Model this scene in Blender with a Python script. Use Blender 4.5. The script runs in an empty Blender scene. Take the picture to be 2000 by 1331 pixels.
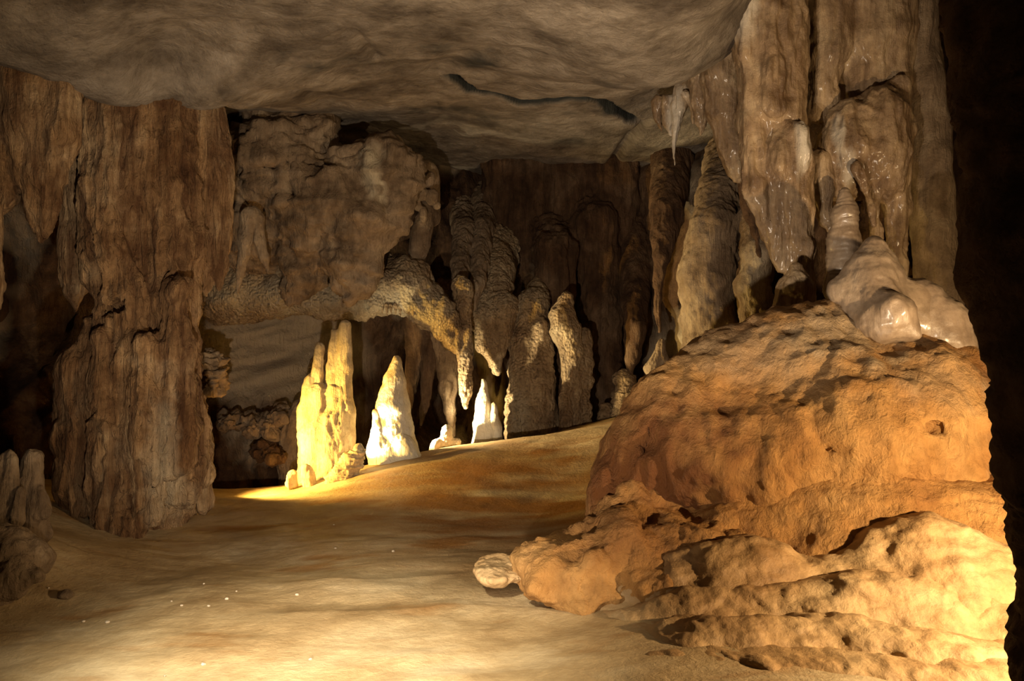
import bpy, math, time
import numpy as np
T0 = time.time()
# ------------------------------------------------------------------ camera, world, lights, exposure
F = 1732.0                      # focal length in pixels of the 2000 x 1331 frame
CX, CY, CAMZ = 1000.0, 665.5, 1.6
scene = bpy.context.scene
col = scene.collection
cam_d = bpy.data.cameras.new('camera'); cam = bpy.data.objects.new('camera', cam_d); col.objects.link(cam)
cam_d.sensor_width = 36.0; cam_d.lens = 36.0 * F / 2000.0; cam_d.clip_start = 0.05
cam.location = (0, 0, CAMZ); cam.rotation_euler = (math.pi / 2, 0, 0)
scene.camera = cam
w = bpy.data.worlds.new('cave_dark'); scene.world = w; w.use_nodes = True
w.node_tree.nodes['Background'].inputs[0].default_value = (1.0, 0.72, 0.45, 1)
w.node_tree.nodes['Background'].inputs[1].default_value = 0.004
vs = scene.view_settings
vs.view_transform = 'Standard'; vs.look = 'None'; vs.gamma = 1.0; vs.exposure = 0.0
vs.use_curve_mapping = False

def P(px, py, Y):
    return np.array([(px - CX) / F * Y, Y, CAMZ + (CY - py) / F * Y])

def lamp(name, loc, target, power, color, angle=None, blend=0.5, radius=0.05):
    d = bpy.data.lights.new(name, 'SPOT' if angle else 'POINT')
    d.energy = power; d.color = color; d.shadow_soft_size = radius
    if angle:
        d.spot_size = math.radians(angle); d.spot_blend = blend
    o = bpy.data.objects.new(name, d); col.objects.link(o); o.location = loc
    import mathutils
    v = mathutils.Vector(target) - mathutils.Vector(loc)
    o.rotation_euler = v.to_track_quat('-Z', 'Y').to_euler()
    return o
# show-cave lamps: one behind the dark pillar, one sunk among the stalagmites, one by the walkway; plus two added fill spots
lamp('lamp_behind_pillar', (3.15, 3.35, 0.95), (0.9, 5.8, 0.7), 500, (1.0, 0.69, 0.36), 140, 0.6, 0.04)
lamp('lamp_behind_column', tuple(P(378, 868, 8.75)), tuple(P(760, 890, 9.4)), 760, (1.0, 0.62, 0.14), 96, 0.7, 0.04)
lamp('lamp_behind_boulder', tuple(P(698, 888, 9.42)), tuple(P(772, 820, 9.75)), 150, (1.0, 0.84, 0.52), 100, 0.8, 0.03)
lamp('lamp_behind_cone', tuple(P(789, 838, 10.03)), (0.6, 10.5, 0.85), 600, (1.0, 0.80, 0.45), 100, 0.7, 0.03)
lamp('lamp_walkway_left', (-0.9, 2.4, 0.4), (-0.75, 9.0, 2.8), 720, (1.0, 0.81, 0.60), 86, 0.8, 0.04)
lamp('fill_spot_drapery', (-0.5, 2.3, 0.5), (2.4, 7.3, 3.9), 420, (1.0, 0.80, 0.58), 52, 0.6, 0.04)  # unseen fill spot added to light the right hand drapery
lamp('fill_spot_floor', (-1.1, 2.5, 2.4), (-0.95, 4.2, 0.0), 840, (1.0, 0.84, 0.58), 64, 1.0, 0.06)  # unseen fill spot added to brighten the front floor

# ------------------------------------------------------------------ noise
rng = np.random.RandomState(7)
PERM = np.concatenate([rng.permutation(256)] * 3).astype(np.int32)
GR = rng.normal(size=(256, 3)); GR /= np.linalg.norm(GR, axis=1)[:, None]; GR = GR.astype(np.float32)
def perlin(p):
    p = np.asarray(p, np.float32)
    i = np.floor(p).astype(np.int32); f = p - i; i &= 255
    u = f * f * f * (f * (f * 6 - 15) + 10)
    out = 0
    for dx in (0, 1):
        a = PERM[i[:, 0] + dx]; wx = u[:, 0] if dx else 1 - u[:, 0]
        for dy in (0, 1):
            b = PERM[a + i[:, 1] + dy]; wy = wx * (u[:, 1] if dy else 1 - u[:, 1])
            for dz in (0, 1):
                g = GR[PERM[b + i[:, 2] + dz]]
                d = g[:, 0] * (f[:, 0] - dx) + g[:, 1] * (f[:, 1] - dy) + g[:, 2] * (f[:, 2] - dz)
                out = out + d * wy * (u[:, 2] if dz else 1 - u[:, 2])
    return out * 1.5
def fbm(p, octv=4, gain=0.5):
    s = 0; a = 1.0; p = np.asarray(p, np.float32)
    for k in range(octv):
        s = s + a * perlin(p * (2.03 ** k) + 17.3 * k); a *= gain
    return s
def ridged(p, octv=3, gain=0.5):
    s = 0; a = 1.0
    for k in range(octv):
        s = s + a * (1 - np.abs(perlin(p * (2.1 ** k) + 9.1 * k)) * 2); a *= gain
    return s
def worley(p):
    p = np.asarray(p, np.float32); i = np.floor(p).astype(np.int32); best = np.full(len(p), 9.0, np.float32)
    for dx in (-1, 0, 1):
        for dy in (-1, 0, 1):
            for dz in (-1, 0, 1):
                c = i + np.array([dx, dy, dz], np.int32); m = c & 255
                hsh = PERM[PERM[PERM[m[:, 0]] + m[:, 1]] + m[:, 2]]
                ft = c + 0.5 + 0.45 * GR[hsh]
                d = ((p - ft) ** 2).sum(1); best = np.minimum(best, d)
    return np.sqrt(best)
def sc(p, x, y, z): return p * np.array([x, y, z], np.float32)

def displacement(p, disp):
    s = np.zeros(len(p), np.float32)
    for d in disp:
        kind, amp, fr = d[0], d[1], d[2]
        if kind == 'fbm': s += amp * fbm(p * fr, d[3] if len(d) > 3 else 4)
        elif kind == 'flute':                       # vertical drip ridges
            st = d[3] if len(d) > 3 else 0.13
            q = sc(p, fr, fr, fr * st); wv = perlin(p * fr * 0.35)[:, None] * 0.5
            s += amp * (ridged(q + wv, 3) - 0.9)
        elif kind == 'pop':                         # cave popcorn
            m = np.clip(perlin(sc(p, 1, 1, .45) * (d[3] if len(d) > 3 else 2.2)) * 2.2 + (d[4] if len(d) > 4 else 0.5), 0, 1)
            s += amp * m * (np.clip(1 - worley(sc(p, fr, fr, fr * 0.8)) * 1.25, 0, 1) ** 0.6)
        elif kind == 'ripple':                      # tiny rimstone ripples running across the flow
            q = sc(p, fr * .22, fr * .22, fr)
            s += amp * (1 - 2 * np.abs(perlin(q + perlin(p * 3)[:, None] * .6)))
        elif kind == 'rim':                         # thin lips left by each film of water
            q = p[:, 2] * fr + 1.3 * fbm(sc(p, 1.3, 1.0, .6), 3); u = q - np.floor(q)
            s += amp * (np.clip((1 - u) / .85, 0, 1) * np.clip(u / .15, 0, 1) - .5)
        elif kind == 'ledge':
            q = sc(p, fr * .3, fr * .3, fr * 1.6)
            s += amp * np.abs(fbm(q, 3)) * 1.6
    return s

# ------------------------------------------------------------------ distance fields and surface nets
def smin(a, b, k):
    hh = np.maximum(k - np.abs(a - b), 0) / k
    return np.minimum(a, b) - hh * hh * k * 0.25
def prim_list(prims):
    """('c', Y, [(px,py,r[,Y])..][, sy]) chain of tapering capsules; ('e', px,py,Y,rx,rz,ry) ellipsoid"""
    out = []
    for pr in prims:
        if pr[0] == 'c':
            Y0 = pr[1]; sy = pr[3] if len(pr) > 3 else 1.0
            pts = []
            for q in pr[2]:
                Y = q[3] if len(q) > 3 else Y0
                pts.append((P(q[0], q[1], Y), q[2] * Y / F))
            for (a, ra), (b, rb) in zip(pts[:-1], pts[1:]): out.append(('c', a, b, ra, rb, sy))
            if len(pts) == 1: out.append(('c', pts[0][0], pts[0][0] + 1e-4, pts[0][1], pts[0][1], sy))
        else:
            _, px, py, Y, rx, rz, ry = pr[:7]
            out.append(('e', P(px, py, Y), np.array([rx * Y / F, ry, rz * Y / F])))
    return out
def prim_box(p):
    if p[0] == 'c':
        r = max(p[3], p[4]); rr = np.array([r, r * max(p[5], 1), r])
        return np.minimum(p[1], p[2]) - rr, np.maximum(p[1], p[2]) + rr
    return p[1] - p[2], p[1] + p[2]
def prim_eval(p, X, Y, Z):
    if p[0] == 'c':
        a, b, ra, rb, sy = p[1:]; ab = b - a
        t = ((X - a[0]) * ab[0] + (Y - a[1]) * ab[1] + (Z - a[2]) * ab[2]) / max(ab @ ab, 1e-9)
        t = np.clip(t, 0, 1)
        d = np.sqrt((X - a[0] - t * ab[0]) ** 2 + ((Y - a[1] - t * ab[1]) / sy) ** 2 + (Z - a[2] - t * ab[2]) ** 2)
        return d - (ra + (rb - ra) * t)
    c, r = p[1], p[2]
    q = np.sqrt(((X - c[0]) / r[0]) ** 2 + ((Y - c[1]) / r[1]) ** 2 + ((Z - c[2]) / r[2]) ** 2)
    return (q - 1) * r.min()
def sdf_mesh(prims, h, k, subs=()):
    pl = prim_list(prims); lo = np.min([prim_box(p)[0] for p in pl], 0) - 3 * h - k * .3; hi = np.max([prim_box(p)[1] for p in pl], 0) + 3 * h + k * .3
    n = np.ceil((hi - lo) / h).astype(int) + 1
    S = np.full(n, 5.0, np.float32)
    ax = [(lo[i] + h * np.arange(n[i])).astype(np.float32) for i in range(3)]
    def block(p, m):
        a, b = prim_box(p)
        s = [slice(max(0, int((a[i] - m - lo[i]) / h)), min(n[i], int((b[i] + m - lo[i]) / h) + 2)) for i in range(3)]
        return tuple(s), (ax[0][s[0]][:, None, None], ax[1][s[1]][None, :, None], ax[2][s[2]][None, None, :])
    for p in pl:
        s, g = block(p, k + 3 * h); S[s] = smin(S[s], prim_eval(p, *g), k)
    for p in prim_list(subs):
        s, g = block(p, 0.06); S[s] = -smin(-S[s], prim_eval(p, *g), 0.04)
    return surface_nets(S, lo, h)
def surface_nets(S, lo, h):
    I = S < 0; n = np.array(S.shape)
    c = np.zeros(n - 1, np.int8)
    for dx in (0, 1):
        for dy in (0, 1):
            for dz in (0, 1): c += I[dx:n[0] - 1 + dx, dy:n[1] - 1 + dy, dz:n[2] - 1 + dz]
    A = np.argwhere((c > 0) & (c < 8)); idx = np.full(n - 1, -1, np.int64); idx[A[:, 0], A[:, 1], A[:, 2]] = np.arange(len(A))
    pos = np.zeros((len(A), 3)); cnt = np.zeros(len(A))
    for ax_ in range(3):
        o1, o2 = [a for a in range(3) if a != ax_]
        for u in (0, 1):
            for v in (0, 1):
                off = np.zeros(3, int); off[o1] = u; off[o2] = v; q = A + off; q2 = q.copy(); q2[:, ax_] += 1
                s0 = S[q[:, 0], q[:, 1], q[:, 2]]; s1 = S[q2[:, 0], q2[:, 1], q2[:, 2]]
                m = (s0 < 0) != (s1 < 0); t = s0[m] / (s0[m] - s1[m])
                pp = q[m].astype(float); pp[:, ax_] += t; pos[m] += pp; cnt[m] += 1
    V = lo + h * pos / cnt[:, None]
    Q = []
    for ax_ in range(3):
        o1, o2 = [(1, 2), (2, 0), (0, 1)][ax_]
        sl0 = [slice(1, m - 1) for m in n]; sl0[ax_] = slice(0, n[ax_] - 1); sl1 = list(sl0); sl1[ax_] = slice(1, n[ax_])
        a0 = I[tuple(sl0)]; a1 = I[tuple(sl1)]
        base = np.array([1, 1, 1]); base[ax_] = 0
        for flag in (True, False):
            E = np.argwhere((a0 != a1) & (a0 == flag)) + base
            if not len(E): continue
            cs = []
            for (u, v) in ((1, 1), (0, 1), (0, 0), (1, 0)):
                q = E.copy(); q[:, o1] -= u; q[:, o2] -= v; cs.append(idx[q[:, 0], q[:, 1], q[:, 2]])
            q4 = np.stack(cs, 1); Q.append(q4 if flag else q4[:, ::-1])
    return V, np.concatenate(Q)
def edges_of(Q):
    e = np.concatenate([Q[:, [0, 1]], Q[:, [1, 2]], Q[:, [2, 3]], Q[:, [3, 0]]]); e.sort(1)
    return e
def laplace(V, Q, lam=0.5, it=1):
    e = np.concatenate([Q[:, [0, 1]], Q[:, [1, 2]], Q[:, [2, 3]], Q[:, [3, 0]]]); n = len(V)
    for _ in range(it):
        a = np.concatenate([e[:, 0], e[:, 1]]); b = np.concatenate([e[:, 1], e[:, 0]])
        cnt = np.bincount(a, minlength=n); cnt[cnt == 0] = 1
        M = np.stack([np.bincount(a, V[b, i], n) for i in range(3)], 1) / cnt[:, None]
        V = V + lam * (M - V)
    return V
def subdivide(V, Q):
    e = edges_of(Q); key = e[:, 0].astype(np.int64) * len(V) + e[:, 1]
    uk, inv = np.unique(key, return_inverse=True); m = len(Q); nv = len(V)
    ev = np.stack([uk // len(V), uk % len(V)], 1)
    EV = V[ev].mean(1); FV = V[Q].mean(1)
    ei = inv.reshape(4, m).T + nv; fi = np.arange(m) + nv + len(EV)
    Q2 = np.concatenate([np.stack([Q[:, i], ei[:, i], fi, ei[:, (i - 1) % 4]], 1) for i in range(4)])
    V2 = np.concatenate([V, EV, FV])
    return laplace(V2, Q2, 0.5, 1), Q2
def normals(V, Q):
    fn = np.cross(V[Q[:, 2]] - V[Q[:, 0]], V[Q[:, 3]] - V[Q[:, 1]]); N = np.zeros_like(V)
    for i in range(4):
        for c in range(3): N[:, c] += np.bincount(Q[:, i], fn[:, c], len(V))
    return N / (np.linalg.norm(N, axis=1)[:, None] + 1e-12)

# ------------------------------------------------------------------ objects
def link_mesh(name, V, Q, mat, origin, tint=None, parent=None):
    me = bpy.data.meshes.new(name); L = (V - origin).astype(np.float32)
    me.vertices.add(len(L)); me.vertices.foreach_set('co', L.ravel())
    me.loops.add(Q.size); me.loops.foreach_set('vertex_index', Q.astype(np.int32).ravel())
    me.polygons.add(len(Q)); me.polygons.foreach_set('loop_start', np.arange(0, Q.size, 4, dtype=np.int32))
    me.polygons.foreach_set('use_smooth', np.ones(len(Q), bool)); me.update(calc_edges=True)
    at = me.attributes.new('tint', 'FLOAT', 'POINT')
    at.data.foreach_set('value', (tint if tint is not None else np.zeros(len(L))).astype(np.float32))
    me.materials.append(mat); o = bpy.data.objects.new(name, me); col.objects.link(o)
    if parent is not None: o.parent = parent
    else: o.location = origin
    return o
def tag(o, label, cat, group=None):
    o['label'] = label; o['category'] = cat
    if group: o['group'] = group
    return o
def tint_of(V, blobs):
    t = np.zeros(len(V), np.float32)
    if blobs:
        nz = fbm(V * 7.0, 3) * 0.35
        for (px, py, Y, rx, rz, amt) in blobs:         # mineral stains, calcite coats and painted shade with their own outline
            c = P(px, py, Y); s = Y / F
            d = np.sqrt(((V[:, 0] - c[0]) / (rx * s)) ** 2 + ((V[:, 2] - c[2]) / (rz * s)) ** 2 + ((V[:, 1] - c[1]) / max(rx * s * 2.5, .25)) ** 2)
            t += amt * np.clip(1.4 - d + nz, 0, 1)
    return t
TOTAL = [0]; STAT = []
def rock_part(name, spec, origin=None, parent=None):
    h = spec.get('h', 0.022) * 1.15
    keep = spec.get('keep', 1.0)
    area = sum(2 * math.pi * max(p[3], p[4]) * (np.linalg.norm(p[2] - p[1]) + max(p[3], p[4])) if p[0] == 'c' else 4 * math.pi * p[2].mean() ** 2 for p in prim_list(spec['prims'])) * .8
    est = 8 * area / h ** 2
    if est > 20500 * keep: h *= (est / (20500 * keep)) ** 0.27
    V, Q = sdf_mesh(spec['prims'], h, spec.get('k', 0.06), spec.get('subs', ()))
    wa, wf = spec.get('warp', (0.03, 2.6))
    if wa:
        V = V + wa * np.stack([fbm(V * wf + o, 2) for o in (3.1, 41.7, 77.7)], 1) * np.array([1, 1, .6])
    for _ in range(spec.get('sub', 1)): V, Q = subdivide(V, Q)
    N = normals(V, Q)
    V = V + N * displacement(V, spec.get('disp', ()))[:, None]
    if origin is None:
        lo, hi = V.min(0), V.max(0); origin = np.array([(lo[0] + hi[0]) / 2, (lo[1] + hi[1]) / 2, lo[2]])
    TOTAL[0] += len(Q) * 2; STAT.append((len(Q) * 2, name, spec['prims'][0][:3]))
    return link_mesh(name, V, Q, spec['mat'], origin, tint_of(V, spec.get('tint')), parent)
def thing(name, label, cat, parts, group=None, base=None):
    if len(parts) == 1:
        return tag(rock_part(name, parts[0][1]), label, cat, group)
    e = bpy.data.objects.new(name, None); col.objects.link(e); e.empty_display_size = 0.1
    org = P(*base); e.location = org
    for pn, sp in parts: rock_part(pn, sp, org, e)
    return tag(e, label, cat, group)

# ------------------------------------------------------------------ materials
def rock_mat(name, dark, mid, light, rough=0.75, spec=0.3, streak=0.5, bump=0.35, grain=38.0, calcite=(0.72, 0.62, 0.44), stain_lighting=(0.05, 0.028, 0.014), scale=1.3, pop=0.0, coat=0.0, wear=0.5, stz=0.12, ribs=1.3):
    m = bpy.data.materials.new(name); m.use_nodes = True; nt = m.node_tree; nd = nt.nodes; lk = nt.links
    b = nd['Principled BSDF']; b.inputs['Roughness'].default_value = rough; b.inputs['Specular IOR Level'].default_value = spec
    b.inputs['Coat Weight'].default_value = coat; b.inputs['Coat Roughness'].default_value = 0.22
    tc = nd.new('ShaderNodeNewGeometry')
    def noise(scl, det=6, ro=0.6, vec=None, dist=0.0):
        n = nd.new('ShaderNodeTexNoise'); n.inputs['Scale'].default_value = scl; n.inputs['Detail'].default_value = det
        n.inputs['Roughness'].default_value = ro; n.inputs['Distortion'].default_value = dist
        lk.new(vec if vec is not None else tc.outputs['Position'], n.inputs['Vector']); return n
    def mix(bt, fac, a, c):
        x = nd.new('ShaderNodeMix'); x.data_type = 'RGBA'; x.blend_type = bt
        for s, v in ((0, fac), (6, a), (7, c)):
            if hasattr(v, 'links'): lk.new(v, x.inputs[s])
            else: x.inputs[s].default_value = v if s == 0 else (*v, 1)
        return x.outputs[2]
    def mapr(v, a, c, d=0.0, e=1.0):
        x = nd.new('ShaderNodeMapRange'); lk.new(v, x.inputs[0])
        for i, q in enumerate((a, c, d, e)): x.inputs[i + 1].default_value = q
        return x.outputs[0]
    n1 = noise(scale, 8, 0.62, dist=0.4)
    cr = nd.new('ShaderNodeValToRGB'); lk.new(n1.outputs[0], cr.inputs[0])
    el = cr.color_ramp.elements; el[0].position = 0.34; el[0].color = (*dark, 1); el[1].position = 0.68; el[1].color = (*light, 1)
    e = el.new(0.5); e.color = (*mid, 1)
    mp = nd.new('ShaderNodeMapping'); mp.inputs['Scale'].default_value = (1, 1, stz); lk.new(tc.outputs['Position'], mp.inputs[0])
    n2 = noise(9.0, 5, 0.6, mp.outputs[0], 0.3)
    c = mix('MULTIPLY', streak, cr.outputs[0], mix('MIX', mapr(n2.outputs[0], 0.38, 0.62), tuple(0.55 * x / max(light) + .12 for x in dark), (1.1, 1.08, 1.02)))
    n3 = noise(grain * .35, 6, 0.7)
    c = mix('MULTIPLY', wear, c, mix('MIX', mapr(n3.outputs[0], 0.35, 0.6), (0.5, 0.46, 0.42), (1.12, 1.12, 1.12)))
    at = nd.new('ShaderNodeAttribute'); at.attribute_name = 'tint'
    c = mix('MIX', mapr(at.outputs['Fac'], 0.1, 0.9), c, calcite)
    c = mix('MIX', mapr(at.outputs['Fac'], -0.1, -0.9), c, stain_lighting)
    lk.new(c, b.inputs['Base Color'])
    n4 = noise(grain, 9, 0.72)
    mp2 = nd.new('ShaderNodeMapping'); mp2.inputs['Scale'].default_value = (1, 1, min(stz * 1.3, 1.5)); lk.new(tc.outputs['Position'], mp2.inputs[0])
    n5 = noise(grain * .95, 5, 0.6, mp2.outputs[0], 0.5)
    sm_ = nd.new('ShaderNodeMath'); sm_.operation = 'MULTIPLY_ADD'; lk.new(n5.outputs[0], sm_.inputs[0]); sm_.inputs[1].default_value = ribs; lk.new(n4.outputs[0], sm_.inputs[2])
    bp = nd.new('ShaderNodeBump'); bp.inputs['Strength'].default_value = min(bump * 1.8, 1); bp.inputs['Distance'].default_value = 0.035 + 0.03 * (pop > 0)
    hgt = sm_.outputs[0]
    if pop:
        vo = nd.new('ShaderNodeTexVoronoi'); vo.inputs['Scale'].default_value = 27; lk.new(tc.outputs['Position'], vo.inputs['Vector'])
        ad = nd.new('ShaderNodeMath'); ad.operation = 'MULTIPLY_ADD'; lk.new(vo.outputs[0], ad.inputs[0]); ad.inputs[1].default_value = -pop; lk.new(hgt, ad.inputs[2]); hgt = ad.outputs[0]
    lk.new(hgt, bp.inputs['Height']); lk.new(bp.outputs[0], b.inputs['Normal'])
    if coat == 0:
        lk.new(mapr(n3.outputs[0], 0.3, 0.7, max(rough - .15, .1), min(rough + .15, 1)), b.inputs['Roughness'])
    return m
M_FLOOR = rock_mat('floor_clay', (0.30, 0.20, 0.095), (0.47, 0.35, 0.195), (0.62, 0.51, 0.33), 0.6, 0.35, 0.12, 0.2, 30, scale=0.9, stain_lighting=(0.30, 0.135, 0.03), wear=.25, stz=1)
M_CEIL = rock_mat('ceiling_limestone', (0.13, 0.105, 0.082), (0.25, 0.21, 0.165), (0.36, 0.31, 0.25), 0.85, 0.2, 0.15, 0.6, 10, scale=1.6, wear=.8, stain_lighting=(0.03, 0.032, 0.03))
M_WALL = rock_mat('dark_wall_rock', (0.055, 0.026, 0.013), (0.13, 0.072, 0.038), (0.25, 0.165, 0.10), 0.8, 0.25, 0.6, 0.7, 30, calcite=(0.54, 0.44, 0.31), scale=1.4, stain_lighting=(0.05, 0.02, 0.009))
M_COL = rock_mat('column_limestone', (0.20, 0.10, 0.04), (0.44, 0.275, 0.14), (0.60, 0.44, 0.27), 0.72, 0.3, 0.85, 0.6, 30, scale=1.6, ribs=3.0, stain_lighting=(0.13, 0.055, 0.022))
M_GREY = rock_mat('grey_limestone', (0.17, 0.115, 0.07), (0.33, 0.24, 0.155), (0.47, 0.37, 0.26), 0.8, 0.25, 0.4, 0.5, 30, scale=2.0)
M_POP = rock_mat('popcorn_calcite', (0.30, 0.19, 0.10), (0.54, 0.39, 0.23), (0.70, 0.56, 0.37), 0.7, 0.35, 0.4, 0.6, 34, scale=2.0, pop=1.1)
M_WET = rock_mat('wet_flowstone', (0.19, 0.115, 0.058), (0.36, 0.252, 0.148), (0.50, 0.385, 0.25), 0.42, 0.5, 0.65, 0.28, 36, scale=1.8, coat=0.35, calcite=(0.66, 0.60, 0.50))
M_MOUND = rock_mat('ochre_flowstone', (0.27, 0.12, 0.032), (0.43, 0.225, 0.07), (0.56, 0.335, 0.13), 0.6, 0.35, 0.2, 0.45, 24, scale=1.2, stain_lighting=(0.14, 0.05, 0.012), calcite=(0.40, 0.285, 0.17), stz=0.5)
M_CAP = rock_mat('grey_wet_cap', (0.22, 0.16, 0.11), (0.34, 0.26, 0.19), (0.44, 0.35, 0.26), 0.35, 0.5, 0.3, 0.12, 30, scale=1.6, coat=0.6)
M_TERR = rock_mat('terrace_flowstone', (0.30, 0.17, 0.068), (0.45, 0.29, 0.135), (0.58, 0.425, 0.235), 0.6, 0.35, 0.1, 0.2, 26, scale=1.2, stain_lighting=(0.2, 0.12, 0.06), stz=1.5)
M_PALE = rock_mat('pale_calcite', (0.46, 0.35, 0.20), (0.62, 0.50, 0.31), (0.74, 0.63, 0.43), 0.6, 0.35, 0.35, 0.35, 34, scale=3.0, calcite=(0.85, 0.80, 0.66))
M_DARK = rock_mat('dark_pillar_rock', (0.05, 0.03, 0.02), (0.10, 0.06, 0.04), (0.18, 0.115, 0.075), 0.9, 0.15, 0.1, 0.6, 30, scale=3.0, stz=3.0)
M_PEB = rock_mat('pebble_stone', (0.5, 0.42, 0.32), (0.66, 0.56, 0.44), (0.78, 0.7, 0.58), 0.6, 0.3, 0.1, 0.3, 60, scale=6)

# ------------------------------------------------------------------ the cave shell: floor, ceiling and walls as relief surfaces
def tps(uv, val):
    uv = np.array(uv, float); n = len(uv)
    r = np.linalg.norm(uv[:, None] - uv[None], axis=2)
    K = np.where(r > 0, r * r * np.log(r + 1e-12), 0) + 0.02 * np.eye(n)
    Pm = np.c_[np.ones(n), uv]; A = np.block([[K, Pm], [Pm.T, np.zeros((3, 3))]])
    cf = np.linalg.solve(A, np.r_[val, 0, 0, 0])
    def f(u, v):
        s = cf[n] + cf[n + 1] * u + cf[n + 2] * v
        for i in range(n):
            q = (u - uv[i, 0]) ** 2 + (v - uv[i, 1]) ** 2
            s = s + cf[i] * 0.5 * q * np.log(q + 1e-12)
        return s
    return f
def grid(us, vs_):
    U, W = np.meshgrid(us, vs_, indexing='ij'); n, m = U.shape
    i = np.arange(n * m).reshape(n, m)
    Q = np.stack([i[:-1, :-1], i[1:, :-1], i[1:, 1:], i[:-1, 1:]], -1).reshape(-1, 4)
    return U.ravel(), W.ravel(), Q
def struct(name, V, Q, mat, label, tint=None):
    TOTAL[0] += len(Q) * 2
    o = link_mesh(name, V, Q, mat, np.array([V[:, 0].mean(), V[:, 1].mean(), V[:, 2].min()]), tint)
    o['kind'] = 'structure'; o['label'] = label
    return o
def cgrid(segs):
    out = [np.arange(a, b, s) for a, b, s in segs]
    return np.concatenate(out + [[segs[-1][1]]])
# floor
FC = [(0,1331,4.0),(500,1331,4.0),(1000,1331,4.0),(1500,1331,3.75),(0,1180,5.2),(300,1180,5.2),(700,1180,5.2),(1000,1180,5.15),
      (300,1080,6.6),(700,1080,6.5),(1000,1060,6.7),(500,1000,8.0),(800,980,8.0),(1100,960,8.2),
      (430,968,8.9),(600,953,9.2),(720,910,9.6),(870,873,10.0),(1000,858,10.4),(1200,815,11.0),(100,1100,5.8),(0,1050,5.7),(200,1050,6.9),(60,960,7.6)]
fu, fz = [], []
for c in FC:
    p = P(*c); fu.append((p[0], p[1])); fz.append(p[2])
for x, y, z in ((-3, 0, 0), (0, 0, 0), (3, 0, .1), (-5, 3, .3), (0, 2.2, 0.0), (3.5, 3, .0), (2.6, 4.2, .0), (3.6, 6, .3), (3, 8, .8), (2.5, 11, .9), (-6, 8, .3), (-5, 11, .1), (-3.2, 10.5, -.15), (-1.6, 11.2, -.1), (0, 12, .0), (4, 10, 1.1), (1.0, 12, .4)):
    fu.append((x, y)); fz.append(z)
floor_h = tps(fu, np.array(fz))
us = cgrid([(-6.5, -4, .08), (-4, 3.0, .025), (3.0, 5.0, .1)]); vv = cgrid([(-1.5, 3.2, .12), (3.2, 11.2, .024), (11.2, 13.5, .15)])
U, W_, Q = grid(us, vv); Z = floor_h(U, W_)
pf = np.stack([U, W_, np.zeros_like(U)], 1)
def floor_relief(pf):
    r = 0.03 * fbm(sc(pf, .8, 1.1, 1), 3) + 0.008 * fbm(sc(pf, 2.2, 4.0, 1), 3)
    # low rimstone steps that run across the passage
    s = pf[:, 1] * 1.15 - pf[:, 0] * 0.20 + 0.55 * fbm(sc(pf, .45, .6, 1) + 5, 3)
    fr = s - np.floor(s); near = np.clip((6.6 - pf[:, 1]) / 1.2, 0, 1) * np.clip(perlin(sc(pf, .7, .9, 1) + 40) * 2 + .5, 0, 1)
    r = r + near * 0.03 * (np.clip(fr / .82, 0, 1) - np.clip((fr - .82) / .18, 0, 1) - .4)
    r = r + 0.0025 * (1 - 2 * np.abs(perlin(sc(pf, 3.2, 15, 1) + perlin(pf * 1.5)[:, None])))
    r = r + 0.002 * fbm(pf * 16, 3)
    return r
Z = Z + floor_relief(pf)
FV = np.stack([U, W_, Z], 1)
tf = -0.75 * np.clip(fbm(sc(pf, 1.1, 3.0, 1) + 3, 4) * 1.6 - .35, 0, 1)
tf -= 0.95 * np.exp(-((U + 0.1) / 1.7) ** 2 - ((W_ - 8.0) / 1.7) ** 2) * np.clip(.8 + fbm(sc(pf, 1, 3, 1), 4), 0, 1.3)  # orange lamplight near the ridge painted into the floor colour
tf += 0.55 * np.clip(fbm(sc(pf, .9, 1.5, 1) + 31, 4) * 1.4 - .1, 0, 1) * np.clip((6.2 - W_) / 1, 0, 1)
def gnd(px, py_, Y=None):
    """point of the floor seen at a pixel"""
    ys = np.linspace(3.4, 12.5, 900); xs = (px - CX) / F * ys; zs = CAMZ + (CY - py_) / F * ys
    hz = floor_h(xs, ys) + floor_relief(np.stack([xs, ys, xs * 0], 1)); k = np.argmax(zs <= hz)
    return np.array([xs[k], ys[k], hz[k]])
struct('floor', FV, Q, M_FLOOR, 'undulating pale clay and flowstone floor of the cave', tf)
# ceiling
CC = []
for px, py, Y in ((0,105,7.2),(150,175,7.7),(310,185,7.9),(420,212,9.4),(620,226,9.8),(700,250,10.6),(920,322,12.3),(1040,335,12.6),(1170,342,12.8),(1280,300,11.4),(1400,265,10.8),
                  (1250,240,9.9),(1440,85,7.3),(1430,0,6.3),(1000,0,6.2),(500,0,6.1),(0,0,5.8),(1000,150,8.2),(700,120,7.6),(300,90,7.0)):
    p = P(px, py, Y); CC.append((p[0], p[1], p[2]))
for px, py, Y in ((1500,-60,7.0),(1620,-110,7.4),(1780,-110,7.4),(1560,-40,8.2)):
    p = P(px, py, Y); CC.append((p[0], p[1], p[2]))
for px, py, Y in ((250,186,7.0),(140,172,6.9),(0,120,6.4),(-200,100,6.4),(380,205,7.4)):
    p = P(px, py, Y); CC.append((p[0], p[1], p[2]))
CC += [(-5, 2, 3.6), (0, 1, 4.0), (0, 3, 4.0), (4, 3, 4.0), (4.2, 7, 4.9), (-7, 9, 3.8), (0, 14, 3.9), (-4, 14, 3.9), (4, 12, 4.2), (-6, 5, 3.5)]
ceil_h = tps([c[:2] for c in CC], np.array([c[2] for c in CC]))
us = cgrid([(-8, -5, .1), (-5, 3.6, .026), (3.6, 5.5, .1)]); vv = cgrid([(-1.5, 5.2, .15), (5.2, 7.6, .03), (7.6, 10.2, .018), (10.2, 13.2, .03), (13.2, 14.5, .2)])
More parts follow.
